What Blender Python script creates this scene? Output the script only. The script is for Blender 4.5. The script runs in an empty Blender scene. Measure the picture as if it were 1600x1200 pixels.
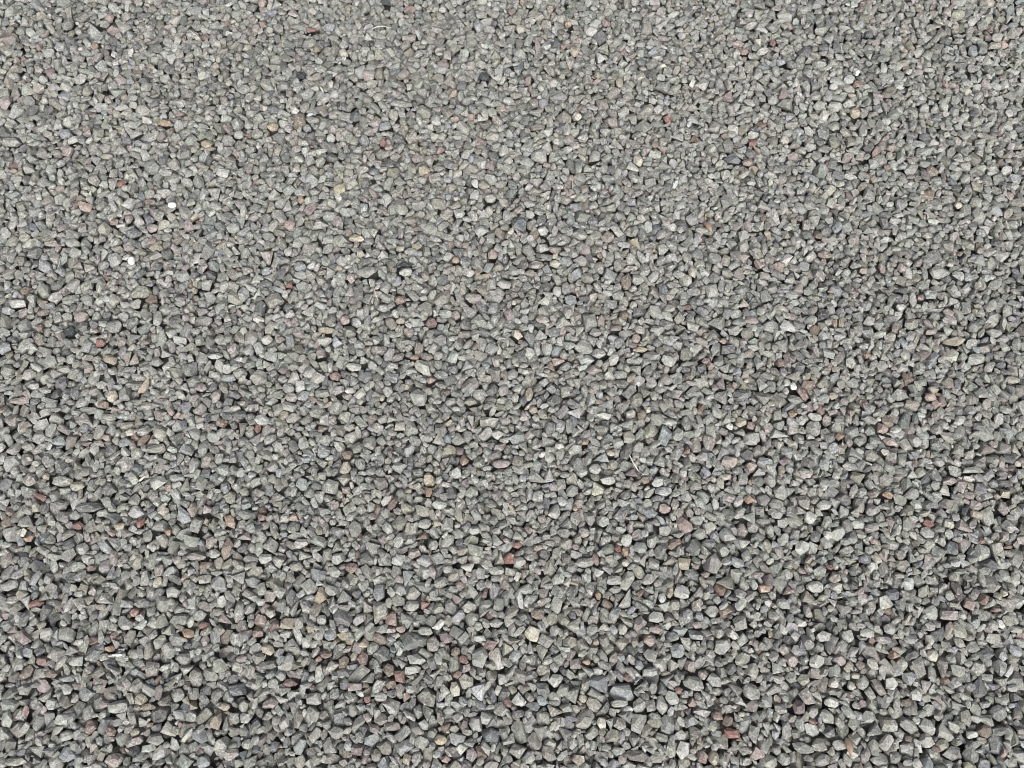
import bpy, math, random, time
import numpy as np
T0 = time.time()
SC = bpy.context.scene
COL = SC.collection

# ------------------------------------------------------------------ camera
PITCH, HFOV, CAMH = 71.5, 63.0, 1.45
cam_d = bpy.data.cameras.new('camera')
cam = bpy.data.objects.new('camera', cam_d)
COL.objects.link(cam)
cam.location = (0, 0, CAMH)
cam.rotation_euler = (math.radians(90 - PITCH), 0, 0)
cam_d.sensor_fit = 'HORIZONTAL'
cam_d.angle = math.radians(HFOV)
cam_d.clip_start, cam_d.clip_end = 0.05, 2000
SC.camera = cam
cam_d.dof.use_dof = True; cam_d.dof.focus_distance = 1.55; cam_d.dof.aperture_fstop = 10.0

# ------------------------------------------------------------- sky and sun
SUN_EL, SUN_AZ = 46.0, 172.0         # azimuth from +Y (away from the camera) towards +X (right)
w = bpy.data.worlds.new('World'); SC.world = w
w.use_nodes = True
nt = w.node_tree; nt.nodes.clear()
sky = nt.nodes.new('ShaderNodeTexSky'); sky.sky_type = 'NISHITA'; sky.sun_disc = False
sky.sun_elevation = math.radians(SUN_EL); sky.sun_rotation = math.radians(SUN_AZ)
sky.air_density, sky.dust_density = 1.0, 6.0
hsv = nt.nodes.new('ShaderNodeHueSaturation'); hsv.inputs['Saturation'].default_value = 0.28   # overcast: grey cloud, not blue sky
bg = nt.nodes.new('ShaderNodeBackground'); bg.inputs['Strength'].default_value = 0.11
out = nt.nodes.new('ShaderNodeOutputWorld')
nt.links.new(sky.outputs[0], hsv.inputs['Color']); nt.links.new(hsv.outputs[0], bg.inputs[0]); nt.links.new(bg.outputs[0], out.inputs[0])
sl = bpy.data.lights.new('sun', 'SUN'); sl.energy = 1.4; sl.angle = math.radians(40); sl.color = (1.0, 1.0, 0.94)
so = bpy.data.objects.new('sun', sl); COL.objects.link(so)
so.rotation_euler = (math.radians(90 - SUN_EL), 0, math.radians(180 - SUN_AZ))
SC.view_settings.view_transform = 'Standard'; SC.view_settings.look = 'None'
SC.view_settings.gamma = 1.0; SC.view_settings.use_curve_mapping = False
SC.view_settings.exposure = 0.49
SC.cycles.filter_width = 0.95

# --------------------------------------------------------------- materials
def L(c): return c / 12.92 if c <= 0.04045 else ((c + 0.055) / 1.055) ** 2.4
def srgb(r, g, b): return np.array([L(r / 255), L(g / 255), L(b / 255)])
PAL = {  # stone colours (their own, dry, under neutral light)
 'g': srgb(133, 134, 123), 'lg': srgb(149, 150, 139), 'lw': srgb(168, 169, 158), 'dg': srgb(108, 110, 108),
 'bl': srgb(133, 139, 143), 'bd': srgb(98, 104, 112), 'k': srgb(62, 66, 72), 'w': srgb(198, 198, 189),
 'r': srgb(142, 96, 85), 'rb': srgb(138, 103, 91), 'm': srgb(134, 112, 112), 'p': srgb(150, 132, 124),
 'po': srgb(160, 131, 117), 'o': srgb(160, 125, 92), 't': srgb(160, 147, 120), 'c': srgb(176, 169, 145),
 'b': srgb(132, 110, 89), 'gb': srgb(136, 126, 114), 'ol': srgb(136, 133, 113)}
for _k, _c in PAL.items():
    _l = float(_c @ np.array([0.2126, 0.7152, 0.0722]))
    PAL[_k] = _l + (_c - _l) * (0.60 if _k in 'r o t'.split() else 0.50 if _k in 'c rb b po'.split() else 0.46)
WORD = {'g': 'grey', 'lg': 'light grey', 'lw': 'pale off-white', 'dg': 'dark grey', 'bl': 'blue-grey', 'bd': 'dark slate-blue',
 'k': 'charcoal black', 'w': 'white', 'r': 'brick red', 'rb': 'reddish brown', 'm': 'dusky mauve', 'p': 'pinkish grey',
 'po': 'salmon pink', 'o': 'orange-brown', 't': 'tan', 'c': 'cream', 'b': 'brown', 'gb': 'brownish grey', 'ol': 'olive grey'}

def N(t, kind, **kw):
    n = t.nodes.new(kind)
    for k, v in kw.items(): setattr(n, k, v)
    return n

def stone_material():
    m = bpy.data.materials.new('stone'); m.use_nodes = True
    t = m.node_tree; t.nodes.clear(); lk = t.links.new
    o = N(t, 'ShaderNodeOutputMaterial'); p = N(t, 'ShaderNodeBsdfPrincipled'); lk(p.outputs[0], o.inputs[0])
    tint = N(t, 'ShaderNodeAttribute', attribute_name='tint')
    rest = N(t, 'ShaderNodeAttribute', attribute_name='rest')
    edge = N(t, 'ShaderNodeAttribute', attribute_name='edge')
    def noise(scale, detail=3.0, rough=0.6, dist=0.0):
        n = N(t, 'ShaderNodeTexNoise'); n.inputs['Scale'].default_value = scale
        n.inputs['Detail'].default_value = detail; n.inputs['Roughness'].default_value = rough; n.inputs['Distortion'].default_value = dist
        lk(rest.outputs['Vector'], n.inputs['Vector']); return n
    mp = N(t, 'ShaderNodeMapping'); mp.inputs['Scale'].default_value = (0.55, 0.9, 2.4)      # bedding of the rock
    lk(rest.outputs['Vector'], mp.inputs['Vector'])
    def ramp(src, a, b, va=0.0, vb=1.0):
        r = N(t, 'ShaderNodeMapRange'); r.inputs['From Min'].default_value = a; r.inputs['From Max'].default_value = b
        r.inputs['To Min'].default_value = va; r.inputs['To Max'].default_value = vb
        lk(src, r.inputs['Value']); return r.outputs['Result']
    def math_(op, a, b):
        n = N(t, 'ShaderNodeMath', operation=op)
        for i, x in enumerate((a, b)):
            if isinstance(x, (int, float)): n.inputs[i].default_value = x
            else: lk(x, n.inputs[i])
        return n.outputs[0]
    def mix(f, a, b, mode='MIX'):
        n = N(t, 'ShaderNodeMix', data_type='RGBA', blend_type=mode)
        if isinstance(f, (int, float)): n.inputs['Factor'].default_value = f
        else: lk(f, n.inputs['Factor'])
        for sock, x in ((n.inputs[6], a), (n.inputs[7], b)):
            if isinstance(x, tuple): sock.default_value = (*x, 1)
            else: lk(x, sock)
        return n.outputs[2]
    big = noise(70, 2.0, 0.5)                    # patches within one stone
    fine = noise(330, 4.0, 0.7)                  # grain
    vein = noise(95, 2.0, 0.55, 1.2)             # pale scratches and veins
    wear = noise(240, 2.0, 0.6)
    b1 = ramp(big.outputs['Fac'], 0.3, 0.7, 0.78, 1.20)
    b2 = ramp(fine.outputs['Fac'], 0.32, 0.68, 0.60, 1.38)
    g = math_('MULTIPLY', b1, b2)
    sc = N(t, 'ShaderNodeVectorMath', operation='SCALE'); lk(tint.outputs['Color'], sc.inputs[0]); lk(g, sc.inputs['Scale'])
    va = math_('ABSOLUTE', math_('SUBTRACT', vein.outputs['Fac'], 0.5), 0.0)
    vf = math_('MULTIPLY', ramp(va, 0.0, 0.028, 1.0, 0.0), ramp(wear.outputs['Fac'], 0.42, 0.62, 0.0, 0.55))
    vf = math_('MULTIPLY', vf, tint.outputs['Alpha'])
    ef = math_('MULTIPLY', edge.outputs['Fac'], ramp(wear.outputs['Fac'], 0.42, 0.68, 0.05, 0.62))
    ff = math_('MAXIMUM', vf, ef)
    pale = mix(0.55, tint.outputs['Color'], (0.62, 0.62, 0.57))        # bruised, dusty edges of crushed rock
    pale2 = mix(0.35, pale, (0.66, 0.66, 0.62))
    colr = mix(ff, sc.outputs[0], pale2)
    fleck = noise(300, 3.0, 0.6)
    streak = noise(120, 3.0, 0.62, 1.4); lk(mp.outputs[0], streak.inputs['Vector'])
    dk = N(t, 'ShaderNodeVectorMath', operation='SCALE'); lk(colr, dk.inputs[0]); lk(ramp(fleck.outputs['Fac'], 0.30, 0.44, 0.55, 1.0), dk.inputs['Scale'])
    pf = math_('MULTIPLY', ramp(streak.outputs['Fac'], 0.50, 0.64, 0.0, 1.0), ramp(fleck.outputs['Fac'], 0.42, 0.54, 0.25, 1.0))
    pf = math_('MULTIPLY', pf, ramp(tint.outputs['Alpha'], 0.0, 1.0, 0.35, 1.0))
    bw = N(t, 'ShaderNodeRGBToBW'); lk(tint.outputs['Color'], bw.inputs[0])
    pf = math_('MULTIPLY', pf, ramp(bw.outputs[0], 0.06, 0.20, 0.12, 1.0))        # dark rock takes less of the pale dust
    colr = mix(pf, dk.outputs[0], pale2)
    lk(colr, p.inputs['Base Color'])
    p.inputs['Roughness'].default_value = 0.72
    p.inputs['Specular IOR Level'].default_value = 0.35
    bp = N(t, 'ShaderNodeBump'); bp.inputs['Strength'].default_value = 0.55; bp.inputs['Distance'].default_value = 0.0016
    bsum = math_('ADD', math_('MULTIPLY', fine.outputs['Fac'], 0.6), wear.outputs['Fac'])
    lk(bsum, bp.inputs['Height']); lk(bp.outputs[0], p.inputs['Normal'])
    return m

def plain_material(name, c, rough=0.6, var=0.25, scale=200):
    m = bpy.data.materials.new(name); m.use_nodes = True
    t = m.node_tree; p = t.nodes['Principled BSDF']; p.inputs['Roughness'].default_value = rough
    n = N(t, 'ShaderNodeTexNoise'); n.inputs['Scale'].default_value = scale; n.inputs['Detail'].default_value = 4
    tc = N(t, 'ShaderNodeTexCoord'); t.links.new(tc.outputs['Object'], n.inputs['Vector'])
    cr = N(t, 'ShaderNodeValToRGB')
    cr.color_ramp.elements[0].position = 0.3; cr.color_ramp.elements[1].position = 0.7
    cr.color_ramp.elements[0].color = (*[x * (1 - var) for x in c], 1); cr.color_ramp.elements[1].color = (*[min(1, x * (1 + var)) for x in c], 1)
    t.links.new(n.outputs['Fac'], cr.inputs[0]); t.links.new(cr.outputs[0], p.inputs['Base Color'])
    return m
MSTONE = stone_material()

# ------------------------------------------------------------------ ground
def ground():
    m = bpy.data.materials.new('gravel_fines'); m.use_nodes = True
    t = m.node_tree; p = t.nodes['Principled BSDF']; p.inputs['Roughness'].default_value = 0.9
    tc = N(t, 'ShaderNodeTexCoord'); v = N(t, 'ShaderNodeTexVoronoi'); v.inputs['Scale'].default_value = 42
    t.links.new(tc.outputs['Object'], v.inputs['Vector'])
    cr = N(t, 'ShaderNodeValToRGB')
    cr.color_ramp.elements[0].color = (0.05, 0.05, 0.046, 1); cr.color_ramp.elements[1].color = (0.13, 0.13, 0.12, 1)
    t.links.new(v.outputs['Color'], cr.inputs[0]); t.links.new(cr.outputs[0], p.inputs['Base Color'])
    b = N(t, 'ShaderNodeBump'); b.inputs['Distance'].default_value = 0.01; b.inputs['Strength'].default_value = 0.8; b.invert = True
    t.links.new(v.outputs['Distance'], b.inputs['Height']); t.links.new(b.outputs[0], p.inputs['Normal'])
    me = bpy.data.meshes.new('ground'); S = 600
    me.from_pydata([(-S, -S, 0), (S, -S, 0), (S, S, 0), (-S, S, 0)], [], [(0, 1, 2, 3)])
    me.materials.append(m)
    o = bpy.data.objects.new('ground', me); COL.objects.link(o); o['kind'] = 'structure'
    o['label'] = 'grey gritty ground under the loose gravel'
ground()

# --------------------------------------------- picture <-> ground geometry
FPX = 800 / math.tan(math.radians(HFOV / 2))
PR = math.radians(PITCH)
def to_ground(px, py, z):
    xc = (px - 800) / FPX; yc = -(py - 600) / FPX
    dy = math.cos(PR) + yc * math.sin(PR); dz = -math.sin(PR) + yc * math.cos(PR)
    k = (z - CAMH) / dz
    return np.array([xc * k, dy * k])
def to_px(x, y, z):
    zc = y * math.cos(PR) - (z - CAMH) * math.sin(PR)
    yc = y * math.sin(PR) + (z - CAMH) * math.cos(PR)
    return 800 + FPX * x / zc, 600 - FPX * yc / zc

# -------------------------------------------------------- crushed stones
rng = np.random.default_rng(7)
TRI = {}
def triples(n):
    if n not in TRI:
        import itertools
        TRI[n] = np.array(list(itertools.combinations(range(n), 3)))
    return TRI[n]

def unit_planes(shape):
    """planes n.x<=d of a rough crushed piece about one unit in radius, z up"""
    P, D = [], []
    a0 = rng.uniform(0, 2 * math.pi)
    def add(v, d): P.append(np.array(v) / np.linalg.norm(v)); D.append(d)
    if shape == 't': sides, cut = 3, 2
    elif shape == 'q': sides, cut = 4, 1
    elif shape == 'r': sides, cut = 8, 2
    else: sides, cut = rng.integers(5, 7), 1
    if shape == 'q': a0 = rng.normal(0, 0.15) 
    for i in range(sides):
        a = a0 + 2 * math.pi * (i + rng.uniform(-0.16, 0.16)) / sides
        d = rng.uniform(0.86, 1.05) if shape in 'qr' else rng.uniform(0.72, 1.08)
        if shape == 't': d = rng.uniform(0.5, 0.72)
        add((math.cos(a), math.sin(a), rng.normal(0.08, 0.22)), d)
    for i in range(cut):
        a = rng.uniform(0, 2 * math.pi)
        add((math.cos(a), math.sin(a), rng.normal(0, 0.35)), rng.uniform(0.85, 1.1) if shape != 't' else rng.uniform(0.9, 1.15))
    add((rng.normal(0, 0.22), rng.normal(0, 0.22), 1), rng.uniform(0.75, 0.95))
    add((rng.normal(0, 0.25), rng.normal(0, 0.25), -1), rng.uniform(0.75, 0.95))
    ntop = 4 if shape == 'r' else 3
    for i in range(ntop):
        a = a0 + 2 * math.pi * (i + rng.uniform(-0.3, 0.3)) / ntop
        e = rng.uniform(0.55, 1.05)
        add((math.cos(a) * math.cos(e), math.sin(a) * math.cos(e), math.sin(e)), rng.uniform(0.78, 0.98) if shape == 'r' else rng.uniform(0.72, 1.05))
    for i in range(2):
        a = rng.uniform(0, 2 * math.pi); e = -rng.uniform(0.5, 1.0)
        add((math.cos(a) * math.cos(e), math.sin(a) * math.cos(e), math.sin(e)), rng.uniform(0.8, 1.05))
    return np.array(P), np.array(D)

def corners(P, D):
    T = triples(len(D))
    A = P[T]; det = np.linalg.det(A)
    ok = np.abs(det) > 1e-4
    X = np.linalg.solve(A[ok], D[T[ok]][..., None])[..., 0]
    ins = (X @ P.T <= D + 1e-7).all(1)
    return X[ins], T[ok][ins]

def make_piece(shape, half, tilt, yaw):
    """returns dict: planes, corner points, mesh arrays; half = half sizes (x, y, z)"""
    for _ in range(20):
        P, D = unit_planes(shape)
        X, T = corners(P, D)
        if len(X) < 8 or np.abs(X).max() > 3: continue
        lo, hi = X.min(0), X.max(0); c = (lo + hi) / 2; s = np.asarray(half) / ((hi - lo) / 2)
        D = D - P @ c; X = (X - c) * s
        P = P / s; ln = np.linalg.norm(P, axis=1); P /= ln[:, None]; D = D / ln
        ax = rng.uniform(0, 2 * math.pi); k = np.array([math.cos(ax), math.sin(ax), 0]); K = np.array([[0, 0, k[1]], [0, 0, -k[0]], [-k[1], k[0], 0]])
        R = np.eye(3) + math.sin(tilt) * K + (1 - math.cos(tilt)) * K @ K
        cy, sy = math.cos(yaw), math.sin(yaw)
        R = np.array([[cy, -sy, 0], [sy, cy, 0], [0, 0, 1]]) @ R
        break
    else:
        raise RuntimeError('no piece')
    return dict(P=P @ R.T, D=D, X=X @ R.T, T=T, R=R)

def piece_mesh(pc, bevel):
    """polygons of the piece with worn (bevelled) edges; rest coordinates are relative to the piece's centre"""
    P, X, T = pc['P'], pc['X'], pc['T']
    nv = {}; V, NV, F, E = [], [], [], []
    vn = P[T].sum(1); vn /= np.linalg.norm(vn, axis=1)[:, None]
    facets = []; size = (X.max(0) - X.min(0)).min()
    for f in range(len(P)):
        idx = np.nonzero((T == f).any(1))[0]
        if len(idx) < 3: continue
        n = P[f]; c = X[idx].mean(0)
        u = np.cross(n, (0.3, 0.5, 0.81)); u /= np.linalg.norm(u); w_ = np.cross(n, u)
        r = X[idx] - c
        idx = idx[np.argsort(np.arctan2(r @ w_, r @ u))]
        facets.append((f, idx, c))
    for f, idx, c in facets:
        poly = []
        for i in idx:
            v = X[i] + (c - X[i]) * bevel * rng.uniform(0.4, 1.8) - P[f] * size * (rng.uniform(0, 0.04) + (rng.uniform(0.04, 0.14) if rng.random() < 0.06 else 0)) if bevel else X[i]
            n = P[f] * 0.93 + vn[i] * 0.07 if bevel else P[f]
            nv[(f, i)] = len(V); V.append(v); NV.append(n / np.linalg.norm(n)); poly.append(nv[(f, i)])
        F.append(poly); E.append(0.0)
    if bevel:
        seen = {}
        for f, idx, c in facets:
            for a, b in zip(idx, np.roll(idx, -1)):
                key = (min(a, b), max(a, b))
                if key in seen:
                    g = seen[key]
                    F.append([nv[(f, b)], nv[(f, a)], nv[(g, a)], nv[(g, b)]]); E.append(1.0)
                else: seen[key] = f
        for i in range(len(X)):
            tri = [nv[(f, i)] for f in T[i] if (f, i) in nv]
            if len(tri) == 3:
                a, b, c = (V[j] for j in tri)
                if np.dot(np.cross(b - a, c - a), vn[i]) < 0: tri.reverse()
                F.append(tri); E.append(1.0)
    return dict(V=np.array(V), NV=np.array(NV), L=np.concatenate([np.array(p) for p in F]), S=np.array([len(p) for p in F]), E=np.array(E))

CELL = 0.0016
def footprint(pc):
    X = pc['X']; lo, hi = X.min(0), X.max(0)
    i0, i1 = math.floor(lo[0] / CELL), math.ceil(hi[0] / CELL); j0, j1 = math.floor(lo[1] / CELL), math.ceil(hi[1] / CELL)
    jj, ii = np.meshgrid(np.arange(j0, j1 + 1), np.arange(i0, i1 + 1), indexing='ij')
    x, y = ii.ravel() * CELL, jj.ravel() * CELL
    P, D = pc['P'], pc['D']
    num = D[None, :] - np.outer(x, P[:, 0]) - np.outer(y, P[:, 1])
    nz = P[:, 2]
    up, dn = nz > 1e-3, nz < -1e-3
    zt = (num[:, up] / nz[up]).min(1); zb = (num[:, dn] / nz[dn]).max(1)
    flat = ~(up | dn)
    ok = (zt > zb) & ((num[:, flat] >= 0).all(1) if flat.any() else True)
    pc['fi'], pc['fj'], pc['zt'], pc['zb'] = ii.ravel()[ok], jj.ravel()[ok], zt[ok], zb[ok]
    pc['top'] = zt[ok].max() if ok.any() else 0
    return ok.sum() > 3

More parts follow.
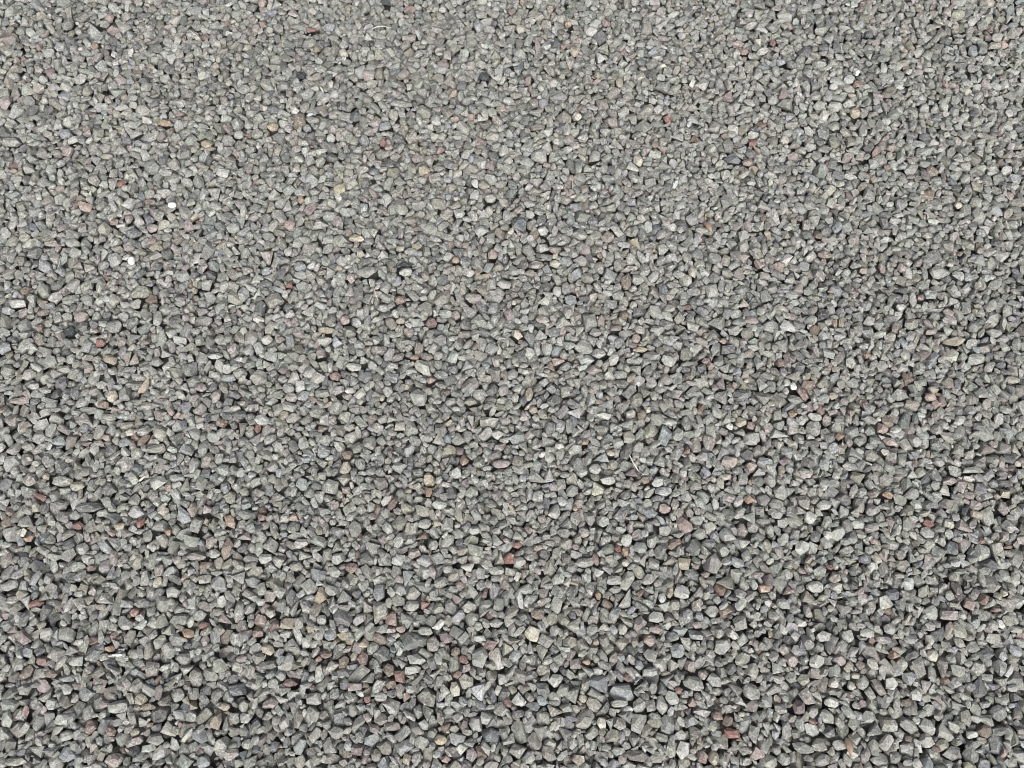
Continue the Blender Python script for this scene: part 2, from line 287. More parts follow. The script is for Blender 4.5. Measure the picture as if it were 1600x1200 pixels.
# ------------------------------------------------------------------ heroes
HERO_TEXT = """A 0 0
1283,893,95,62,-25,t,p,sandy yellow stone
478,878,80,60,15,lw,q
410,838,85,60,-20,bl,r
715,1088,60,62,0,ol,q
768,1155,65,35,15,r,p,brick-red chip
693,122,52,45,0,po,p
1425,805,60,60,0,m,p
1490,845,68,55,0,lg,r
1360,975,60,50,0,p,p
595,300,45,38,0,o,p
258,315,40,35,0,rb,p
440,165,70,85,0,g,r
1008,415,75,85,40,g,t
200,210,60,62,0,lw,p
555,575,65,65,0,ol,q
1445,545,42,42,0,c,r
70,900,135,60,-5,g,p
1040,790,85,35,-5,o,p
B 400 0
110,800,72,55,0,t,r,honey tan stone
325,810,52,48,0,bl,r
473,872,58,55,0,lw,r
810,812,78,52,0,bl,r,pale blue pebble
862,750,65,65,0,ol,r
800,905,45,55,0,r,p
832,937,50,35,0,po,p
1155,942,50,50,0,po,t
700,970,70,60,0,p,t
1428,500,70,50,0,k,p,charcoal stone
290,492,60,42,-20,k,p
815,28,50,32,0,k,p
42,38,65,48,0,po,p
552,345,55,48,0,c,r
275,180,110,50,0,g,p
965,60,80,50,0,rb,p
960,245,90,50,0,p,p
770,635,75,60,0,lg,p
905,680,150,50,-5,g,p
350,205,65,25,0,r,p
612,508,60,45,0,ol,p
C 800 0
785,1012,68,72,0,c,r,round cream stone
912,690,65,70,0,lw,r
968,750,55,45,0,r,p,maroon stone
1500,898,55,45,0,r,p
1465,1025,65,40,0,po,p
1410,270,80,45,0,po,p
1435,335,70,45,-20,po,t
672,525,52,62,0,t,r
325,765,85,110,50,gb,p
820,795,90,85,40,g,q
400,758,65,55,0,c,p
100,530,38,65,0,po,q
350,172,48,45,0,o,r
585,160,60,42,0,po,p
240,82,45,50,0,po,p
55,200,60,55,0,c,p
1060,228,50,40,0,lw,p
555,372,55,65,0,lw,t
660,905,95,85,0,g,t
1370,1000,110,70,0,bd,p
165,1000,100,80,0,lg,p
515,1000,75,70,0,lg,p
1535,280,50,45,0,c,t
160,825,90,45,0,gb,p
225,855,70,75,0,lw,t
D 1200 0
545,465,45,45,0,w,p
335,322,65,48,0,bd,r,navy stone
620,235,50,45,0,bd,r
140,418,60,50,0,dg,r
865,462,50,40,0,c,p
540,715,65,75,0,t,p,speckled tan stone
760,940,60,45,0,po,p
515,890,60,65,0,ol,p
1475,535,60,50,0,lw,p
1545,1020,65,70,0,gb,r
1540,1120,85,65,0,bl,p
105,875,65,50,0,c,p
550,540,65,45,0,rb,p
735,765,65,45,0,lw,r
1425,240,75,50,0,lg,r
1185,800,50,50,0,lw,q
22,280,40,50,0,r,p
980,1145,60,70,0,g,p
1275,330,60,70,0,bl,p
1440,845,30,35,0,r,p
905,860,80,60,0,g,t
E 0 300
443,880,72,60,0,k,p,black faceted stone
648,952,55,58,0,r,t,red triangular stone
920,945,50,35,0,rb,p
620,885,45,25,0,r,p
335,330,90,50,0,p,p
375,360,35,60,0,po,p
885,635,130,75,30,ol,r,flat olive stone
860,715,85,60,0,g,p
838,262,110,62,0,bd,r
130,715,110,65,0,lw,p
725,845,95,80,0,g,p
995,800,60,85,0,lg,q
1300,590,70,75,0,lg,q
45,985,90,90,0,bl,p
695,1052,85,60,0,t,p
1215,618,42,40,0,t,p
955,685,80,65,30,b,p
465,330,85,60,0,lg,p
720,188,55,45,0,b,q
1130,925,85,62,0,lw,p
1355,1030,100,45,0,lw,p
50,1120,95,90,0,g,p
985,1055,75,65,0,lg,p
960,235,75,50,0,p,r
220,390,85,75,0,dg,q
810,170,50,55,0,p,r
735,355,75,60,0,ol,p
F 400 300
630,290,95,50,-5,t,r,tan oval stone
905,368,52,40,0,c,p
660,398,55,50,0,c,p
1250,437,50,45,0,o,r
1480,408,62,58,0,po,r
212,585,45,42,0,r,t
115,680,110,80,25,ol,q
440,872,100,45,-15,t,q
560,810,65,60,0,po,r
632,825,70,55,0,bl,q
905,800,60,45,0,t,r
1270,155,75,55,0,lw,p
1465,60,70,60,0,lw,r
1255,72,40,30,0,c,t
280,38,45,45,0,o,r
815,600,70,75,0,lg,p
900,672,75,60,0,rb,p
1355,665,105,65,0,gb,r
1095,815,75,65,0,rb,p
765,985,105,65,0,gb,p
885,1035,95,50,15,gb,p
700,520,125,65,5,lg,p
605,1090,100,55,0,lw,p
1370,900,70,75,0,ol,p
410,1015,60,75,0,p,p
1250,770,55,60,0,p,p
940,515,85,60,0,lg,r
1095,1180,70,40,0,po,p
990,1035,60,30,0,o,p
275,475,80,70,0,bl,r
1045,665,50,40,0,lw,r
495,1150,75,60,0,rb,p
945,475,110,22,0,k,p
G 800 300
30,890,75,80,0,c,p,cream lump
15,700,30,35,0,c,r
290,1055,85,50,0,po,p
283,625,60,75,0,lw,r
770,930,52,58,0,po,r
795,992,95,42,0,t,r,flat tan oval
1445,715,65,50,-30,c,t
1090,735,65,32,0,rb,p
710,575,65,90,0,b,r
650,860,75,40,0,p,p
370,670,80,80,0,bl,p
265,455,75,50,0,c,r
150,458,110,55,0,gb,r
600,572,48,38,0,w,p
1540,470,60,62,0,po,t
1205,1065,60,45,0,rb,p
1240,1100,45,45,0,po,p
940,375,70,60,0,lg,p
430,170,95,110,45,g,q
785,560,75,70,0,lg,p
1085,1015,75,90,0,ol,p
755,715,50,50,0,c,r
185,365,85,55,0,lg,r
1085,1120,60,40,0,bd,r
735,485,120,40,0,gb,q
700,780,65,60,-50,b,p
1380,870,80,65,0,lg,r
1120,520,50,65,0,c,p
265,385,80,50,0,p,t
765,1130,80,75,0,lg,t
540,1010,90,70,0,lg,p
45,225,90,85,0,bd,q
190,270,70,55,0,lw,p
110,165,60,60,0,lw,p
1310,945,50,35,0,o,p
1350,990,85,65,0,dg,p
545,418,40,38,0,rb,p
H 1200 300
340,765,72,75,0,k,r,black rounded stone
412,825,32,50,0,o,q
1195,80,55,42,0,c,r,yellowish cream stone
62,480,82,62,0,po,t
840,720,65,52,0,lw,r
840,470,60,50,0,po,p
520,92,75,50,0,gb,r
355,392,90,45,0,b,r
200,165,65,60,0,m,p
1070,500,110,90,0,lg,r
900,820,90,70,0,ol,p
545,455,65,50,0,lg,p
1440,1085,60,50,0,bd,p
1170,940,140,60,10,t,p
1015,880,75,35,0,p,q
905,675,50,90,0,lg,r
1300,1040,105,80,0,lg,p
620,1020,45,40,0,o,p
185,610,75,55,0,p,q
1140,455,50,35,0,c,q
1195,525,70,55,0,lw,p
1255,530,50,55,0,bl,p
710,475,40,70,0,po,p
955,660,50,40,0,rb,p
885,505,60,80,0,lg,q
1015,640,85,60,0,bl,p
1415,875,95,60,0,lg,p
70,1070,55,55,0,rb,p
640,800,75,60,0,lg,r
1235,720,60,75,0,g,q
590,500,55,40,0,t,p
950,1100,65,75,0,g,p
I 0 600
885,870,45,75,-15,r,p,rust-red upright stone
490,885,65,55,0,r,p
258,705,75,40,-30,r,q
180,968,70,45,15,o,p
1085,185,50,45,-40,po,p
1520,285,65,110,10,gb,t
1390,245,62,52,-20,b,q,brown square stone
375,345,90,80,0,bl,p
15,400,50,65,0,lw,r
445,360,65,110,-5,gb,q
255,335,85,100,0,lg,p
570,775,170,65,5,dg,p
175,855,115,85,0,lg,t
400,610,125,70,0,g,p
985,410,115,60,10,ol,p
995,885,90,75,0,g,q
1220,875,75,110,-15,g,q
1520,945,95,65,0,p,t
710,1090,60,110,10,p,p
1480,155,65,48,0,c,r
820,310,50,50,0,c,q
920,950,65,80,0,g,q
1435,860,65,95,30,o,p
1265,30,80,55,-20,m,p
125,115,135,45,5,p,p
355,220,90,80,0,lg,p
705,75,65,80,0,t,r
650,130,65,45,0,b,q
1050,925,38,40,0,o,p
845,725,80,75,0,g,p
670,340,55,40,0,po,p
300,580,45,45,0,t,r
790,375,80,55,0,bl,p
575,1150,55,50,0,b,p
1225,1075,120,60,0,gb,r
550,160,130,55,0,g,p
1340,1060,80,60,0,lg,p
J 400 600
455,635,110,110,-30,lg,q
555,520,75,85,0,t,p
1085,595,78,82,0,t,r,round tan stone
1300,475,60,75,0,o,p
225,820,65,65,0,po,t
1040,945,85,60,0,b,t,flat brown stone
990,1055,90,75,0,p,p
1580,1090,70,75,0,r,p,deep red stone
600,1150,80,70,0,rb,r
1080,680,42,60,0,o,q
1505,315,75,60,0,lw,r
1015,80,115,110,0,lg,p
795,225,75,60,0,lg,p
900,262,65,55,0,c,q
970,280,90,105,-25,g,q
1340,95,90,65,0,ol,p
695,365,105,95,0,g,p
425,415,90,85,0,bl,p
650,495,70,95,30,g,r
1245,560,85,75,0,lw,p
1535,495,120,65,0,p,r
1455,230,120,75,0,ol,q
790,92,38,42,0,t,r
565,440,70,60,0,b,p
10,275,40,70,0,r,p
30,830,55,45,0,po,p
510,1085,90,85,0,lw,p
860,750,45,95,-30,rb,p
1525,390,85,60,0,p,p
85,1010,100,95,-40,g,q
250,1140,95,60,0,ol,r
1320,1150,90,60,0,c,p
1105,1000,80,80,0,lg,p
420,280,65,45,0,b,t
1195,880,75,95,0,lg,q
220,85,80,60,0,p,p
560,660,60,45,0,po,q
1055,875,85,60,15,lg,r
K 800 600
845,160,40,48,0,c,q,bright cream nugget
110,65,50,100,-5,t,r
130,165,60,55,0,t,r
70,110,55,70,0,bd,p
660,1025,38,55,10,r,p,bright red chip
710,1045,50,70,0,o,p
710,1115,55,50,0,c,r
395,780,35,35,0,o,r,orange bead-like stone
595,602,95,55,5,lw,p
945,670,105,65,0,bl,r
1085,410,55,65,0,rb,t
1500,520,80,80,-45,po,p
950,780,70,60,0,po,p
745,555,95,55,0,m,t
825,605,75,50,0,b,p
160,590,115,70,-25,g,t
380,665,85,80,0,lg,p
1080,1125,85,80,0,t,q
455,1120,130,65,10,g,r
570,855,85,80,0,lg,p
520,530,80,75,0,lg,r
240,365,110,70,0,g,t
455,365,40,38,0,o,q
1360,265,50,45,0,w,r
1430,240,70,70,0,t,p
1500,340,100,85,0,lg,p
1415,305,75,60,0,ol,t
1485,265,50,55,0,rb,q
1440,910,80,110,20,p,p
1165,930,85,75,0,lg,p
955,920,80,70,0,lg,p
735,330,75,85,0,ol,p
1475,780,45,55,0,k,r
1215,560,80,85,0,bl,p
1330,580,85,45,0,t,r
615,435,60,45,0,t,r
1140,1020,110,110,0,dg,p
35,1010,60,45,0,r,p
450,925,75,70,0,p,r
1020,750,60,80,0,p,p
1475,720,60,55,0,o,q
520,1100,45,85,10,rb,r
L 1200 600
150,20,42,48,0,w,q,white cube-shaped stone
155,190,55,48,0,o,r
295,205,95,60,0,lw,p
290,275,95,110,0,lg,r
1000,88,72,58,0,po,r,pink rounded stone
1075,125,75,75,0,rb,p
1035,135,55,60,0,po,p
1030,45,70,55,0,t,p
730,430,60,45,0,c,p
700,285,80,55,-40,po,t
765,360,95,50,-25,po,p
440,330,55,45,30,o,q
1000,875,70,55,0,r,p,ragged red stone
1130,875,80,75,0,c,r
1158,1020,95,95,0,bd,r,round slate-blue stone
590,1098,80,65,0,bd,p
745,695,65,45,-20,o,q
1295,760,90,75,0,p,r
885,785,85,75,0,ol,p
1550,500,45,42,0,c,r
1185,235,70,70,45,lw,p
70,310,125,60,0,lg,t
1045,285,90,70,-20,g,r
565,755,65,105,0,gb,r
1300,820,80,45,-10,t,q
1450,785,60,85,0,p,p
305,950,75,75,0,dg,r
1470,690,65,65,0,t,q
900,690,90,65,-25,lg,q
570,360,75,60,0,g,r
405,75,65,50,0,t,r
820,70,110,70,0,g,p
1220,800,45,75,0,k,p
1060,490,65,70,0,lg,p
1325,985,40,35,0,r,p
1480,1020,50,25,0,r,p
545,880,85,65,0,lw,p
1135,600,95,65,0,p,p
535,805,60,75,0,c,t
100,860,80,75,0,lg,p
1095,660,80,85,0,lg,t
380,1145,45,35,0,r,p
1275,540,150,45,5,lg,q
350,755,95,65,0,lg,p
M 0 900
985,42,65,80,0,c,q,cream stone with tan side
1270,22,85,55,0,c,q
838,225,65,65,0,r,r,bright red stone
1085,100,90,75,0,lw,p
270,530,90,75,0,rb,p
690,455,60,45,0,o,p
575,945,78,100,0,rb,p
705,970,65,70,0,rb,p
725,1150,115,95,0,p,r,big pinkish rounded stone
1358,910,75,110,15,t,p
745,815,140,95,0,lg,r
1485,710,125,90,0,bd,q,dark rectangular stone
1220,635,90,140,10,gb,r
1485,220,75,150,-5,lg,p
410,365,95,110,0,g,r
165,600,115,70,40,b,p
215,175,95,50,15,r,p
1175,360,90,60,-20,o,p
1405,265,90,75,0,p,t
1265,305,80,50,0,r,p
860,1090,50,65,0,k,p
1395,1080,140,150,-50,g,p
1000,860,120,110,0,dg,p
895,765,80,75,0,t,p
935,815,90,50,0,b,p
1410,815,75,55,0,t,r
1535,890,80,70,0,lw,p
1550,1055,75,75,0,lg,r
420,1000,90,75,0,lg,r
415,710,80,75,0,lw,p
315,800,75,75,0,lw,p
145,710,85,75,0,lg,p
980,1015,115,85,0,g,p
770,1015,90,95,0,lg,q
855,975,70,55,20,t,r
130,1160,135,60,0,ol,p
220,1100,120,85,0,lg,t
1285,1160,95,80,0,bl,r
855,1030,115,55,15,gb,q
955,590,85,110,0,gb,q
825,485,90,70,0,ol,p
1115,750,85,95,0,g,r
650,140,95,75,0,g,q
60,60,110,65,15,lg,r
320,610,90,60,0,b,p
415,635,100,55,0,bl,p
1055,330,85,85,0,lg,t
480,530,80,65,0,lw,q
N 400 900
405,125,85,115,0,t,p,large tan faceted stone
85,460,90,70,-20,t,r
545,535,65,85,0,b,p
665,515,75,95,0,rb,p
900,630,70,100,20,rb,q,rust-brown stone
1300,525,65,50,-30,r,p
1240,705,65,105,0,c,p,tall cream stone
1315,655,90,115,0,ol,p
1060,755,120,130,0,ol,p
1155,1020,85,75,0,t,r,smooth yellowish oval stone
1060,190,60,55,0,r,t
90,125,80,85,0,p,p
850,270,90,90,-30,rb,p
905,335,65,50,0,po,p
215,670,95,55,0,rb,p
430,490,85,50,0,rb,p
390,520,40,40,0,o,p
1465,990,120,100,0,bd,p
780,755,85,60,0,lw,r
465,365,85,85,0,bl,r
360,765,100,85,0,lg,q
405,280,65,80,0,lg,r
825,590,75,90,0,b,p
700,770,45,55,0,r,r
620,695,85,55,0,p,q
980,590,105,75,0,lw,p
1005,520,120,75,0,lg,p
1190,1140,60,55,0,po,p
640,1080,85,90,0,m,q
750,1120,75,95,0,ol,r
90,235,70,60,0,c,p
185,300,95,75,0,t,q
100,790,100,90,0,p,p
1395,500,100,150,-25,lg,p
1105,420,85,110,0,gb,r
1190,385,90,85,0,m,p
1370,930,85,110,0,lg,p
1250,470,55,65,0,b,p
855,940,110,65,0,gb,q
500,975,100,80,-20,lg,p
970,185,105,75,0,lg,r
770,105,75,115,0,bl,p
1235,960,65,55,0,c,p
950,1145,55,80,0,t,q
1060,345,90,55,0,lg,r
20,355,65,55,0,rb,p
1550,650,75,80,0,lw,q
1500,295,90,60,0,lg,p
690,635,90,75,0,lg,t
O 800 900
130,355,100,110,-35,c,p,pinkish cream stone
865,402,98,80,0,po,r,salmon round stone
1360,975,95,70,0,r,p,brick-red stone
1345,905,80,80,0,b,p
1270,870,70,70,0,rb,q
1190,1130,70,90,0,rb,p
1252,1135,65,105,0,t,r
160,235,85,70,0,b,r
980,260,85,75,0,gb,t
540,120,40,60,0,o,p
600,180,85,65,-30,b,p
270,655,105,90,0,lw,p
40,770,100,95,0,lw,t
560,925,62,85,0,c,p
450,770,60,55,0,t,r
690,720,155,120,0,bl,p
1490,720,120,100,-30,lg,r
1315,450,115,110,0,lg,p
895,255,95,80,15,lg,p
690,330,60,75,-20,c,r
1035,465,100,100,0,bl,r
1145,370,100,60,-10,bl,q
1110,565,70,85,0,p,q
1190,615,80,70,0,p,p
1040,715,55,50,0,r,p
1115,785,55,65,0,po,t
240,1050,80,75,0,c,p
410,1150,85,75,0,t,p
275,840,110,80,0,gb,t
400,545,75,80,0,gb,q
465,540,50,40,0,o,p
715,140,80,150,-15,lg,t
1425,865,45,35,0,c,r
1505,990,75,120,-8,lg,q
785,910,95,140,-25,g,q
670,925,90,90,0,gb,p
935,810,80,140,-5,lg,p
860,805,65,85,0,lg,q
1065,1085,85,120,-20,lw,p
1120,900,80,95,0,bl,p
780,1120,150,75,-10,gb,p
665,795,105,55,0,lg,r
865,500,95,90,0,g,p
1130,670,140,95,-15,g,r
1420,285,95,120,0,g,q
1150,310,70,50,0,p,q
1240,225,90,75,0,lg,p
1060,100,100,85,-20,lw,r
640,30,90,60,0,lg,q
85,90,100,85,0,lg,p
230,1110,95,110,0,gb,p
795,560,60,75,0,bl,p
370,890,85,60,0,bd,p
1565,80,80,60,-20,o,p
935,135,48,65,0,lw,r
525,415,45,45,-60,o,p
P 1200 900
292,70,105,75,0,lw,r,pale oval stone
760,120,100,75,0,bd,r,purple-grey round stone
1020,490,80,90,0,c,r,bright cream boulder-shaped stone
505,680,50,65,0,c,r
400,670,65,75,-20,c,r
525,625,55,45,0,c,p
385,790,95,65,-15,lw,r
235,760,70,120,40,p,q
180,815,80,100,0,m,p
425,525,85,80,0,p,p
560,555,60,60,0,b,p
640,400,55,55,0,rb,p
785,495,80,60,0,o,t
270,910,70,35,-20,r,p
1110,245,115,75,0,p,q
1235,180,80,65,-35,po,q
1410,210,70,35,0,rb,p
1460,110,55,55,0,c,p
120,95,80,60,20,rb,t
255,220,65,90,0,gb,q
375,430,70,135,-25,dg,q
335,380,95,75,0,lw,p
575,670,80,105,0,lg,r
665,690,70,125,30,gb,q
755,670,85,90,0,lw,p
910,740,75,85,0,lw,p
1310,575,100,110,0,lg,p
1450,575,85,115,0,g,t
1435,855,105,115,0,dg,r
1100,985,95,140,30,lg,p
735,925,100,90,0,ol,q
995,945,130,90,-40,lg,p
865,930,140,80,-35,g,p
1150,1110,130,100,0,g,p
435,1050,95,75,0,lg,r
300,1050,90,85,0,ol,p
685,1140,105,85,0,lg,p
875,640,85,90,0,bl,t
1020,615,75,110,0,lg,q
605,355,95,60,0,lw,r
745,335,70,75,0,lg,p
490,380,90,85,0,lw,p
205,295,80,75,0,lw,t
1085,570,60,130,-10,gb,t
1140,525,55,75,0,lw,r
530,810,60,50,0,lg,p
985,1030,75,105,30,lw,p
1260,990,75,50,0,lw,p
1340,970,90,90,0,b,p
210,1075,140,75,-15,g,p
95,1145,75,85,0,lg,r
645,960,95,90,0,dg,t
815,985,80,80,0,lg,p
85,175,85,70,0,lg,p
1445,300,50,65,0,w,p
370,970,90,80,0,dg,p
5,365,30,50,0,o,p
"""

LEVEL = 0.029                       # height of the gravel surface
stones = []                         # every stone laid down: dict(pc, x, y, z, tint, ...)
heroes = []
ox = oy = 0; crop = ''
for line in HERO_TEXT.strip().splitlines():
    if ',' not in line:
        crop, ox, oy = line.split(); ox, oy = int(ox), int(oy); continue
    f = line.split(',')
    px, py, pw, ph, ang = ox + float(f[0]) / 4, oy + float(f[1]) / 4, float(f[2]) / 4, float(f[3]) / 4, float(f[4])
    heroes.append(dict(px=px, py=py, pw=pw, ph=ph, ang=ang, col=f[5], shape=f[6], handle=f[7] if len(f) > 7 else None))

# the grid
MARG = 0.36
cor = [to_ground(a, b, LEVEL) for a, b in ((-20, -20), (1620, -20), (1620, 1220), (-20, 1220))]
xs = [c[0] for c in cor]; ys = [c[1] for c in cor]
X0, X1, Y0, Y1 = min(xs) - MARG, max(xs) + MARG, min(ys) - MARG, max(ys) + MARG
NX, NY = int((X1 - X0) / CELL), int((Y1 - Y0) / CELL)
gx, gy = np.meshgrid(np.linspace(0, 1, 24), np.linspace(0, 1, 24))
def smooth_noise(nx, ny, n):
    c = rng.normal(0, 1, (n, n)); xi = np.linspace(0, n - 1.001, nx); yi = np.linspace(0, n - 1.001, ny)
    a, b = xi.astype(int), yi.astype(int); fx, fy = xi - a, yi - b
    fx, fy = fx * fx * (3 - 2 * fx), fy * fy * (3 - 2 * fy)
    r = c[np.ix_(b, a)] * np.outer(1 - fy, 1 - fx) + c[np.ix_(b, a + 1)] * np.outer(1 - fy, fx) + c[np.ix_(b + 1, a)] * np.outer(fy, 1 - fx) + c[np.ix_(b + 1, a + 1)] * np.outer(fy, fx)
    return r
LV = (LEVEL + 0.0045 * smooth_noise(NX, NY, 9) + 0.0040 * smooth_noise(NX, NY, 34)).astype(np.float32)
COARSE = smooth_noise(NX, NY, 12) + 0.7 * smooth_noise(NX, NY, 30)
H = np.zeros((NY, NX), np.float32)
OWN = np.full((NY, NX), -1, np.int32)
BLOCK = np.zeros((NY, NX), bool)
Hf, Of, Lf, Bf = H.ravel(), OWN.ravel(), LV.ravel(), BLOCK.ravel()

def settle(pc, j, i, z):
    off = (pc['fj'] * NX + pc['fi']) + j * NX + i
    t = (pc['zt'] + z).astype(np.float32)
    m = t > Hf[off]
    o = off[m]; Hf[o] = t[m]; Of[o] = len(stones)
    return off

for h in heroes:
    z = LEVEL - 0.008
    a = math.radians(h['ang'])
    c = to_ground(h['px'], h['py'], z)
    u = to_ground(h['px'] + math.cos(a) * h['pw'] / 2, h['py'] - math.sin(a) * h['pw'] / 2, z) - c
    v = to_ground(h['px'] - math.sin(a) * h['ph'] / 2, h['py'] - math.cos(a) * h['ph'] / 2, z) - c
    ha, hb = np.linalg.norm(u) * 1.04, np.linalg.norm(v) * 0.99
    hz = min(ha, hb) * rng.uniform(0.62, 0.85)
    hz = min(hz, 0.021)
    pc = make_piece(h['shape'], (ha, hb, hz), abs(rng.normal(0, 0.10)), math.atan2(u[1], u[0]))
    if not footprint(pc): continue
    i, j = round((c[0] - X0) / CELL), round((c[1] - Y0) / CELL)
    zz = LV[j, i] + rng.normal(0.003, 0.0018) - pc['top']
    off = settle(pc, j, i, zz)
    rr = (pc['zt'] - pc['zb']) > 0.14 * (pc['zt'].max() - pc['zb'].min())
    Bf[off[rr]] = True
    tint = PAL[h['col']] * rng.uniform(0.92, 1.08)
    if h['handle']:                  # the few stones that catch the eye have a fuller colour
        l_ = float(tint @ np.array([0.2126, 0.7152, 0.0722])); tint = np.clip(l_ + (tint - l_) * 1.25, 0.01, 1) * (1.12 if h['col'] in 'ctw' else 1.0)
    stones.append(dict(pc=pc, x=X0 + i * CELL, y=Y0 + j * CELL, z=zz, tint=tint, hero=h, nf=len(off)))
NH = len(stones)
print('heroes', NH, round(time.time() - T0, 1))

# ------------------------------------------------- library for the filling
def lib(n, lo, hi):
    r = []
    while len(r) < n:
        a = rng.uniform(lo, hi) / 2
        b = a * rng.uniform(0.42, 0.90); c = b * rng.uniform(0.42, 0.95)
        tilt = abs(rng.normal(0, 0.34)) if rng.random() < 0.78 else rng.uniform(0.5, 1.5)
        sh = rng.choice(['p', 'q', 't', 'r'], p=[0.50, 0.22, 0.22, 0.06])
        pc = make_piece(sh, (a, b, c), tilt, rng.uniform(0, 2 * math.pi))
        if footprint(pc): r.append(pc)
    return r
LIBS = {'large': lib(400, 0.026, 0.038), 'mid': lib(900, 0.0188, 0.029), 'small': lib(600, 0.012, 0.019), 'tiny': lib(200, 0.0065, 0.012)}
for L_ in LIBS.values(): L_.sort(key=lambda p: -len(p['fi']))
print('library', round(time.time() - T0, 1))

COLS = ['g', 'lg', 'lw', 'dg', 'bl', 'gb', 'p', 'ol', 't', 'rb', 'b', 'po', 'bd', 'c', 'm']
PROB = np.array([40, 26, 4, 11, 3, 9, 3.0, 8, 0.7, 0.5, 1.0, 0.2, 0.4, 0.1, 0.3]); PROB = PROB / PROB.sum()
def random_tint():
    return PAL[COLS[rng.choice(len(COLS), p=PROB)]] * rng.uniform(0.83, 1.17) * (1 + rng.normal(0, 1, 3) * (0.024, 0.008, 0.032))

# where stones go: a band round the view
zin = np.array(cor)
def inside(x, y, m):
    t = (y - zin[3][1]) / (zin[0][1] - zin[3][1])
    return (abs(x) < zin[2][0] + (zin[1][0] - zin[2][0]) * t + m) and (-m < (y - zin[3][1])) and (y < zin[0][1] + m)

SINK = 0.07        # share of a stone's underside that may press into its neighbours' worn edges
def attempt(kind, j, i, spread, K, tol, M):
    """drop a stone near cell (i, j): of M pieces, largest first, the first that comes to rest below the surface"""
    m = 26; L_ = LIBS[kind]
    js = np.clip(j + rng.integers(-spread, spread + 1, K), m, NY - m - 1); is_ = np.clip(i + rng.integers(-spread, spread + 1, K), m, NX - m - 1)
    base = js * NX + is_
    for q in np.sort(rng.integers(0, len(L_), M)):
        pc = L_[q]
        off = pc['fj'] * NX + pc['fi']; n = len(off)
        g = base[:, None] + off[None, :]
        d = Hf[g] - pc['zb'][None, :]
        kth = n - 1 - int(n * SINK)
        z = np.partition(d, kth, axis=1)[:, kth]
        z = np.where(Bf[g].sum(1) > 0.06 * n, 9.0, z)
        k = int(np.argmin(z))
        z0 = float(z[k]) - 0.0004
        if z0 > 1 or z0 + pc['top'] > Lf[base[k]] + tol: continue
        settle(pc, js[k], is_[k], z0)
        stones.append(dict(pc=pc, x=X0 + is_[k] * CELL, y=Y0 + js[k] * CELL, z=z0, tint=random_tint(), hero=None))
        return 1
    return 0

def phase(kind, tries, spread, K, tol, low=None, M=4):
    n = 0; pool = None
    for q in range(tries):
        if low is None:
            i, j = int(rng.integers(30, NX - 30)), int(rng.integers(30, NY - 30))
        else:
            if q % 1000 == 0:
                pool = np.nonzero((Hf < Lf - low) & ~Bf & INZ)[0]
                if len(pool) == 0: break
            c = int(pool[rng.integers(len(pool))])
            if Hf[c] >= Lf[c] - low: continue
            j, i = divmod(c, NX)
            i = min(max(i, 30), NX - 31); j = min(max(j, 30), NY - 31)
        if not INZ[j * NX + i]: continue
        cf = COARSE[j, i]
        if kind == 'large' and rng.random() > 0.55 + 0.35 * cf: continue
        if kind == 'mid' and tol > 0 and rng.random() > 0.85 + 0.25 * cf: continue
        n += attempt(kind, j, i, spread, K, tol + max(-0.002, min(0.004, 0.003 * rng.normal())), M)
    print(kind, n, 'of', tries, round(time.time() - T0, 1))
yy = Y0 + np.arange(NY) * CELL; xx = X0 + np.arange(NX) * CELL
tt = (yy - zin[3][1]) / (zin[0][1] - zin[3][1])
INZ = ((np.abs(xx)[None, :] < (zin[2][0] + (zin[1][0] - zin[2][0]) * tt + MARG)[:, None]) & ((yy > zin[3][1] - MARG) & (yy < zin[0][1] + MARG))[:, None]).ravel()
phase('mid', 11000, 8, 6, -0.008, 0.021, 3)          # the layer below the surface
phase('small', 9000, 6, 5, -0.008, 0.021, 3)
phase('large', 3600, 14, 24, 0.004, 0.013, 3)
phase('mid', 10000, 12, 20, 0.003, 0.011, 4)
phase('mid', 7000, 10, 20, 0.003, 0.011, 5)
phase('small', 6000, 8, 16, 0.002, 0.013, 5)
phase('small', 5000, 6, 14, 0.001, 0.011, 5)
phase('small', 6000, 7, 16, 0.000, 0.017, 5)
phase('tiny', 6000, 4, 10, -0.002, 0.017, 4)
phase('tiny', 5000, 4, 10, -0.002, 0.012, 4)

# ----------------------------------------------------------- which show
for _i, _s in enumerate(stones): _s['id'] = _i
cnt = np.bincount(Of[Of >= 0], minlength=len(stones))
print('stones', len(stones), 'showing', int((cnt > 2).sum()))

def set_mesh(me, V, NV, Lp, S, E, tint, rest):
    me.vertices.add(len(V)); me.vertices.foreach_set('co', V.astype(np.float32).ravel())
    me.loops.add(len(Lp)); me.loops.foreach_set('vertex_index', Lp.astype(np.int32))
    me.polygons.add(len(S)); st = np.concatenate([[0], np.cumsum(S)[:-1]]).astype(np.int32)
    me.polygons.foreach_set('loop_start', st)
    me.update(calc_edges=True)
    me.polygons.foreach_set('use_smooth', np.ones(len(S), bool))
    a = me.attributes.new('tint', 'FLOAT_COLOR', 'POINT'); a.data.foreach_set('color', tint.astype(np.float32).ravel())
    a = me.attributes.new('rest', 'FLOAT_VECTOR', 'POINT'); a.data.foreach_set('vector', rest.astype(np.float32).ravel())
    a = me.attributes.new('edge', 'FLOAT', 'FACE'); a.data.foreach_set('value', E.astype(np.float32))
    me.normals_split_custom_set_from_vertices(NV.astype(np.float32))
    me.materials.append(MSTONE)

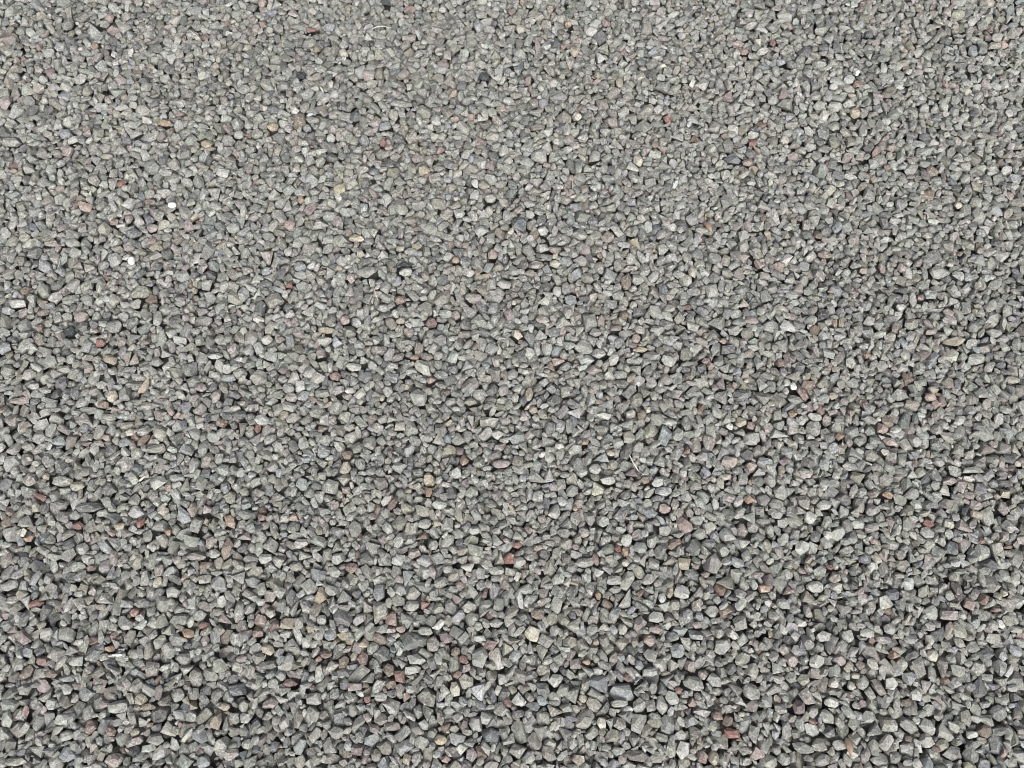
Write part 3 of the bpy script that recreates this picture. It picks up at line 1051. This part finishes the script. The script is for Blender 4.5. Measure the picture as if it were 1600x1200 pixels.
def arrays(s, world):
    pc = s['pc']
    key = 'M' if inside(s['x'], s['y'], 0.03) and (s['hero'] or (len(pc['fi']) > 55 and cnt[s['id']] > 0.42 * len(pc['fi']))) else 'F'
    if key not in pc: pc[key] = piece_mesh(pc, (rng.uniform(0.05, 0.13) if not (s['hero'] and s['hero']['shape'] == 'r') else rng.uniform(0.14, 0.24)) if key == 'M' else 0)
    m = pc[key]; V = m['V']
    rest = V @ pc['R'] + rng.uniform(-40, 40, 3)
    n = len(V)
    tint = np.empty((n, 4)); tint[:, :3] = s['tint']; tint[:, 3] = rng.choice([0, 0.5, 1.0], p=[0.4, 0.3, 0.3])
    return (V + (s['x'], s['y'], s['z']) if world else V), m['NV'], m['L'], m['S'], m['E'], tint, rest

# ---------------------------------------------- the stones that are objects
SHAPE = {'p': 'angular', 'q': 'blocky', 't': 'wedge-shaped', 'r': 'rounded'}
GREY = {'g', 'lg', 'dg', 'lw', 'ol', 'gb', 'bl'}
cand = []
for k in range(NH):
    h = stones[k]['hero']
    vis = cnt[k] / stones[k]['nf']
    if vis < 0.45 and not h['handle']: continue
    if not (6 < h['px'] < 1594 and 6 < h['py'] < 1194): continue
    score = math.sqrt(h['pw'] * h['ph']) + (99 if h['handle'] else 0) + (4 if h['col'] not in GREY else 0)
    cand.append((score, k))
cand.sort(reverse=True)
chosen = [k for _, k in cand[:292]]
anchors = [k for k in chosen if stones[k]['hero']['handle']]

def region(px, py):
    v = 'top' if py < 300 else 'upper part' if py < 540 else 'middle' if py < 700 else 'lower part' if py < 960 else 'bottom'
    hz = 'far left' if px < 230 else 'left' if px < 620 else 'centre' if px < 980 else 'right' if px < 1370 else 'far right'
    return f'in the {v} of the gravel, ' + ('at centre' if hz == 'centre' else 'at ' + hz)
def relation(h, a):
    dx, dy = h['px'] - a['px'], h['py'] - a['py']
    d = math.hypot(dx, dy); an = math.degrees(math.atan2(-dy, dx)) % 360
    w_ = ['right of', 'above and right of', 'above', 'above and left of', 'left of', 'below and left of', 'below', 'below and right of'][int(((an + 22.5) % 360) // 45)]
    near = 'just ' if d < 42 else '' if d < 95 else 'further '
    return near + w_, d
used = set()
def look(h):
    col = WORD[h['col']]
    s = math.sqrt(h['pw'] * h['ph']); ref = 15 + 7 * h['py'] / 1200
    size = 'large ' if s > ref * 1.22 else 'small ' if s < ref * 0.82 else ''
    asp = max(h['pw'], h['ph']) / min(h['pw'], h['ph'])
    shp = 'elongated ' + SHAPE[h['shape']] if asp > 1.55 else SHAPE[h['shape']]
    return f'{size}{col} {shp} stone'
def label_of(h):
    if h['handle']:
        return h['handle'] + ' ' + region(h['px'], h['py'])
    order = sorted(anchors, key=lambda k: relation(h, stones[k]['hero'])[1])
    for k in order[:8]:
        r, d = relation(h, stones[k]['hero'])
        lab = f"{look(h)} {r} the {stones[k]['hero']['handle']}"
        if lab not in used and len(lab.split()) <= 16: return lab
    return look(h) + ' ' + region(h['px'], h['py'])
for k in anchors: used.add(label_of(stones[k]['hero']))
first = True
for k in chosen:
    s = stones[k]; h = s['hero']
    me = bpy.data.meshes.new('stone'); set_mesh(me, *arrays(s, False))
    o = bpy.data.objects.new('stone', me); o.location = (s['x'], s['y'], s['z']); COL.objects.link(o)
    lab = label_of(h); used.add(lab)
    o['label'] = lab; o['category'] = 'stone'; o['group'] = 'loose gravel stones'

# ----------------------------------------------------- all the other gravel
parts = []
chs = set(chosen)
nv = 0; Vs, Ns, Ls, Ss, Es, Ts, Rs = [], [], [], [], [], [], []
for k, s in enumerate(stones):
    if k in chs or cnt[k] <= 3: continue
    V, NV, Lp, S, E, ti, re = arrays(s, True)
    Vs.append(V); Ns.append(NV); Ls.append(Lp + nv); Ss.append(S); Es.append(E); Ts.append(ti); Rs.append(re); nv += len(V)
me = bpy.data.meshes.new('gravel')
set_mesh(me, *(np.concatenate(a) for a in (Vs, Ns, Ls, Ss, Es, Ts, Rs)))
o = bpy.data.objects.new('gravel', me); COL.objects.link(o)
o['kind'] = 'stuff'; o['label'] = 'bed of loose grey crushed stone gravel filling the whole view'
print('gravel tris', int((np.concatenate(Ss) - 2).sum()), round(time.time() - T0, 1))

# ------------------------------------------- litter lying among the stones
def height(x, y, r=2):
    i, j = round((x - X0) / CELL), round((y - Y0) / CELL)
    return float(H[j - r:j + r + 1, i - r:i + r + 1].max())
def tag(o, label, cat, group=None):
    o['label'] = label; o['category'] = cat
    if group: o['group'] = group
def tube(name, pts, rad, mat, sag=0.0):
    """a stalk lying over the stones through picture points"""
    P = []
    for a, b in zip(pts[:-1], pts[1:]):
        for s in np.linspace(0, 1, 5)[:-1]: P.append(np.array(a) * (1 - s) + np.array(b) * s)
    P.append(np.array(pts[-1]))
    G = [to_ground(p[0], p[1], LEVEL) for p in P]
    Z = np.array([height(g[0], g[1], 1) for g in G])
    Z = np.maximum(Z, np.convolve(np.pad(Z, 2, 'edge'), np.ones(5) / 5, 'valid')) + rad * 0.7
    for _ in range(3): Z[1:-1] = np.maximum(Z[1:-1], (Z[:-2] + Z[2:]) / 2)
    G = [to_ground(p[0], p[1], z) for p, z in zip(P, Z)]
    C = np.array([(g[0], g[1], z) for g, z in zip(G, Z)])
    org = C.mean(0); C = C - org
    V, F = [], []; n = 6
    for k, c in enumerate(C):
        d = C[min(k + 1, len(C) - 1)] - C[max(k - 1, 0)]; d /= np.linalg.norm(d)
        u = np.cross(d, (0, 0, 1)); u /= np.linalg.norm(u); v = np.cross(u, d)
        f = k / (len(C) - 1); r = rad * (0.55 + 0.45 * math.sin(math.pi * min(1, 0.15 + f)))
        for q in range(n):
            a = 2 * math.pi * q / n
            V.append(c + r * (math.cos(a) * u + math.sin(a) * v))
    for k in range(len(C) - 1):
        for q in range(n):
            F.append((k * n + q, k * n + (q + 1) % n, (k + 1) * n + (q + 1) % n, (k + 1) * n + q))
    F.append(tuple(range(n))[::-1]); F.append(tuple((len(C) - 1) * n + q for q in range(n)))
    me = bpy.data.meshes.new(name); me.from_pydata([tuple(v) for v in V], [], F); me.materials.append(mat)
    for p in me.polygons: p.use_smooth = True
    o = bpy.data.objects.new(name, me); o.location = org; COL.objects.link(o); return o

STRAW = plain_material('dry_straw', (0.62, 0.56, 0.46), 0.55)
PALE = plain_material('pale_straw', (0.74, 0.69, 0.62), 0.5, 0.1)
CREAM = plain_material('split_wood', (0.72, 0.70, 0.50), 0.6, 0.12)
TWIG = plain_material('dry_twig', (0.36, 0.27, 0.19), 0.7)
WHITE = plain_material('white_plastic', (0.80, 0.80, 0.78), 0.35, 0.03)
LEAF = plain_material('dead_leaf', (0.30, 0.215, 0.15), 0.65, 0.35, 120)

tag(tube('straw', [(983, 710), (990, 724), (997, 735), (1001, 738), (1006, 742)], 0.0012, PALE), 'bent whitish straw lying over the stones right of centre', 'straw')
tag(tube('straw', [(584, 450), (588, 462), (591, 471)], 0.0009, STRAW), 'short thin tan straw left of the charcoal sliver', 'straw')
tag(tube('straw', [(581, 45), (591, 41), (601, 41), (607, 44), (613, 42)], 0.0012, STRAW), 'curved dry straw near the top edge of the gravel', 'straw')
tag(tube('straw', [(296, 47), (304, 53), (311, 59), (317, 68)], 0.0010, STRAW), 'arched thin straw near the top left corner', 'straw')
tag(tube('wood_splinter', [(217.5, 751.5), (226.5, 744)], 0.0022, CREAM), 'short pale yellow wood splinter at lower left', 'splinter')
tag(tube('wood_splinter', [(500, 135), (505, 143)], 0.0021, PALE), 'tiny white splinter in the upper left of the gravel', 'splinter')

def pellet(name, px, py, wpx, hpx, ang, label, cat, flat=0.8):
    c = to_ground(px, py, LEVEL); a = math.radians(ang)
    u = to_ground(px + math.cos(a) * wpx / 2, py - math.sin(a) * wpx / 2, LEVEL) - c
    v = to_ground(px - math.sin(a) * hpx / 2, py - math.cos(a) * hpx / 2, LEVEL) - c
    ra, rb = np.linalg.norm(u), np.linalg.norm(v); V, F = [], []; n, m = 14, 8
    for k in range(1, m):
        t = math.pi * k / m
        for q in range(n):
            p = 2 * math.pi * q / n
            sg = lambda x: math.copysign(abs(x) ** 0.6, x)
            V.append((ra * sg(math.sin(t)) * sg(math.cos(p)), rb * sg(math.sin(t)) * sg(math.sin(p)), rb * flat * sg(math.cos(t))))
    V += [(0, 0, rb * flat), (0, 0, -rb * flat)]
    for k in range(m - 2):
        for q in range(n): F.append((k * n + q, (k + 1) * n + q, (k + 1) * n + (q + 1) % n, k * n + (q + 1) % n))
    for q in range(n):
        F.append((len(V) - 2, q, (q + 1) % n)); F.append((len(V) - 1, (m - 2) * n + (q + 1) % n, (m - 2) * n + q))
    me = bpy.data.meshes.new(name); me.from_pydata(V, [], F); me.materials.append(WHITE)
    for p in me.polygons: p.use_smooth = True
    z = height(c[0], c[1], 2) + rb * flat * 0.7
    g = to_ground(px, py, z)
    o = bpy.data.objects.new(name, me); o.location = (g[0], g[1], z); o.rotation_euler = (rng.normal(0, 0.08), rng.normal(0, 0.08), math.atan2(u[1], u[0])); COL.objects.link(o)
    if name == 'plastic_sliver': o.data.materials[0] = plain_material('grubby_plastic', (0.66, 0.66, 0.64), 0.5, 0.25, 300)
    tag(o, label, cat); return o
pellet('plastic_pellet', 269, 320.5, 13, 7, 2, 'bright white oblong pellet lying sideways at upper left', 'pellet')
pellet('plastic_pellet', 205.8, 407.5, 9.5, 11.5, 0, 'bright white oval pellet standing upright left of the middle', 'pellet')
pellet('plastic_sliver', 183, 1023.5, 18, 4, 2, 'narrow white sliver between stones at bottom left', 'sliver', 0.7)

def leaf(px0, py0, px1, py1, wid, label, stem=None):
    a = to_ground(px0, py0, LEVEL); b = to_ground(px1, py1, LEVEL)
    za, zb = height(*a, 3) + 0.003, height(*b, 3) + 0.003
    a = np.array([*to_ground(px0, py0, za), za]); b = np.array([*to_ground(px1, py1, zb), zb])
    d = b - a; ln = np.linalg.norm(d); d /= ln; s = np.cross(d, (0, 0, 1)); s /= np.linalg.norm(s); up = np.cross(s, d)
    org = (a + b) / 2; V, F = [], []; n = 9
    for lay in (0, 1):
        for k in range(n + 1):
            t = k / n; w_ = wid * (math.sin(math.pi * t ** 0.8) ** 0.75) + 0.0004
            c = a + d * ln * t - org
            for q in (-1, -0.5, 0, 0.5, 1):
                V.append(c + s * w_ * q + up * (0.55 * wid * (1 - q * q) * math.sin(math.pi * t) + 0.004 * math.sin(3 * t) - lay * 0.0008))
    m = 5 * (n + 1)
    for k in range(n):
        for q in range(4):
            i = k * 5 + q
            F.append((i, i + 1, i + 6, i + 5)); F.append((m + i, m + i + 5, m + i + 6, m + i + 1))
        F.append((k * 5, k * 5 + 5, m + k * 5 + 5, m + k * 5)); F.append((k * 5 + 4, m + k * 5 + 4, m + k * 5 + 9, k * 5 + 9))
    F.append((0, m, m + 1, 1)); 
    me = bpy.data.meshes.new('dead_leaf'); me.from_pydata([tuple(v) for v in V], [], F); me.materials.append(LEAF)
    for p in me.polygons: p.use_smooth = True
    o = bpy.data.objects.new('dead_leaf', me); o.location = org; COL.objects.link(o); tag(o, label, 'leaf')
    if stem:
        t = tube('stalk', stem, 0.0010, TWIG)
        t.parent = o; t.location = t.location - o.location
    return o
leaf(1101, 346, 1112, 363, 0.0055, 'small curled brown leaf with a stalk right of centre, upper half', stem=[(1103, 334), (1102, 341), (1101.5, 347)])
leaf(1322, 1152, 1330, 1180, 0.0055, 'narrow curled brown leaf near the bottom right corner', stem=[(1330, 1178), (1329.5, 1186)])
print('script', round(time.time() - T0, 1))
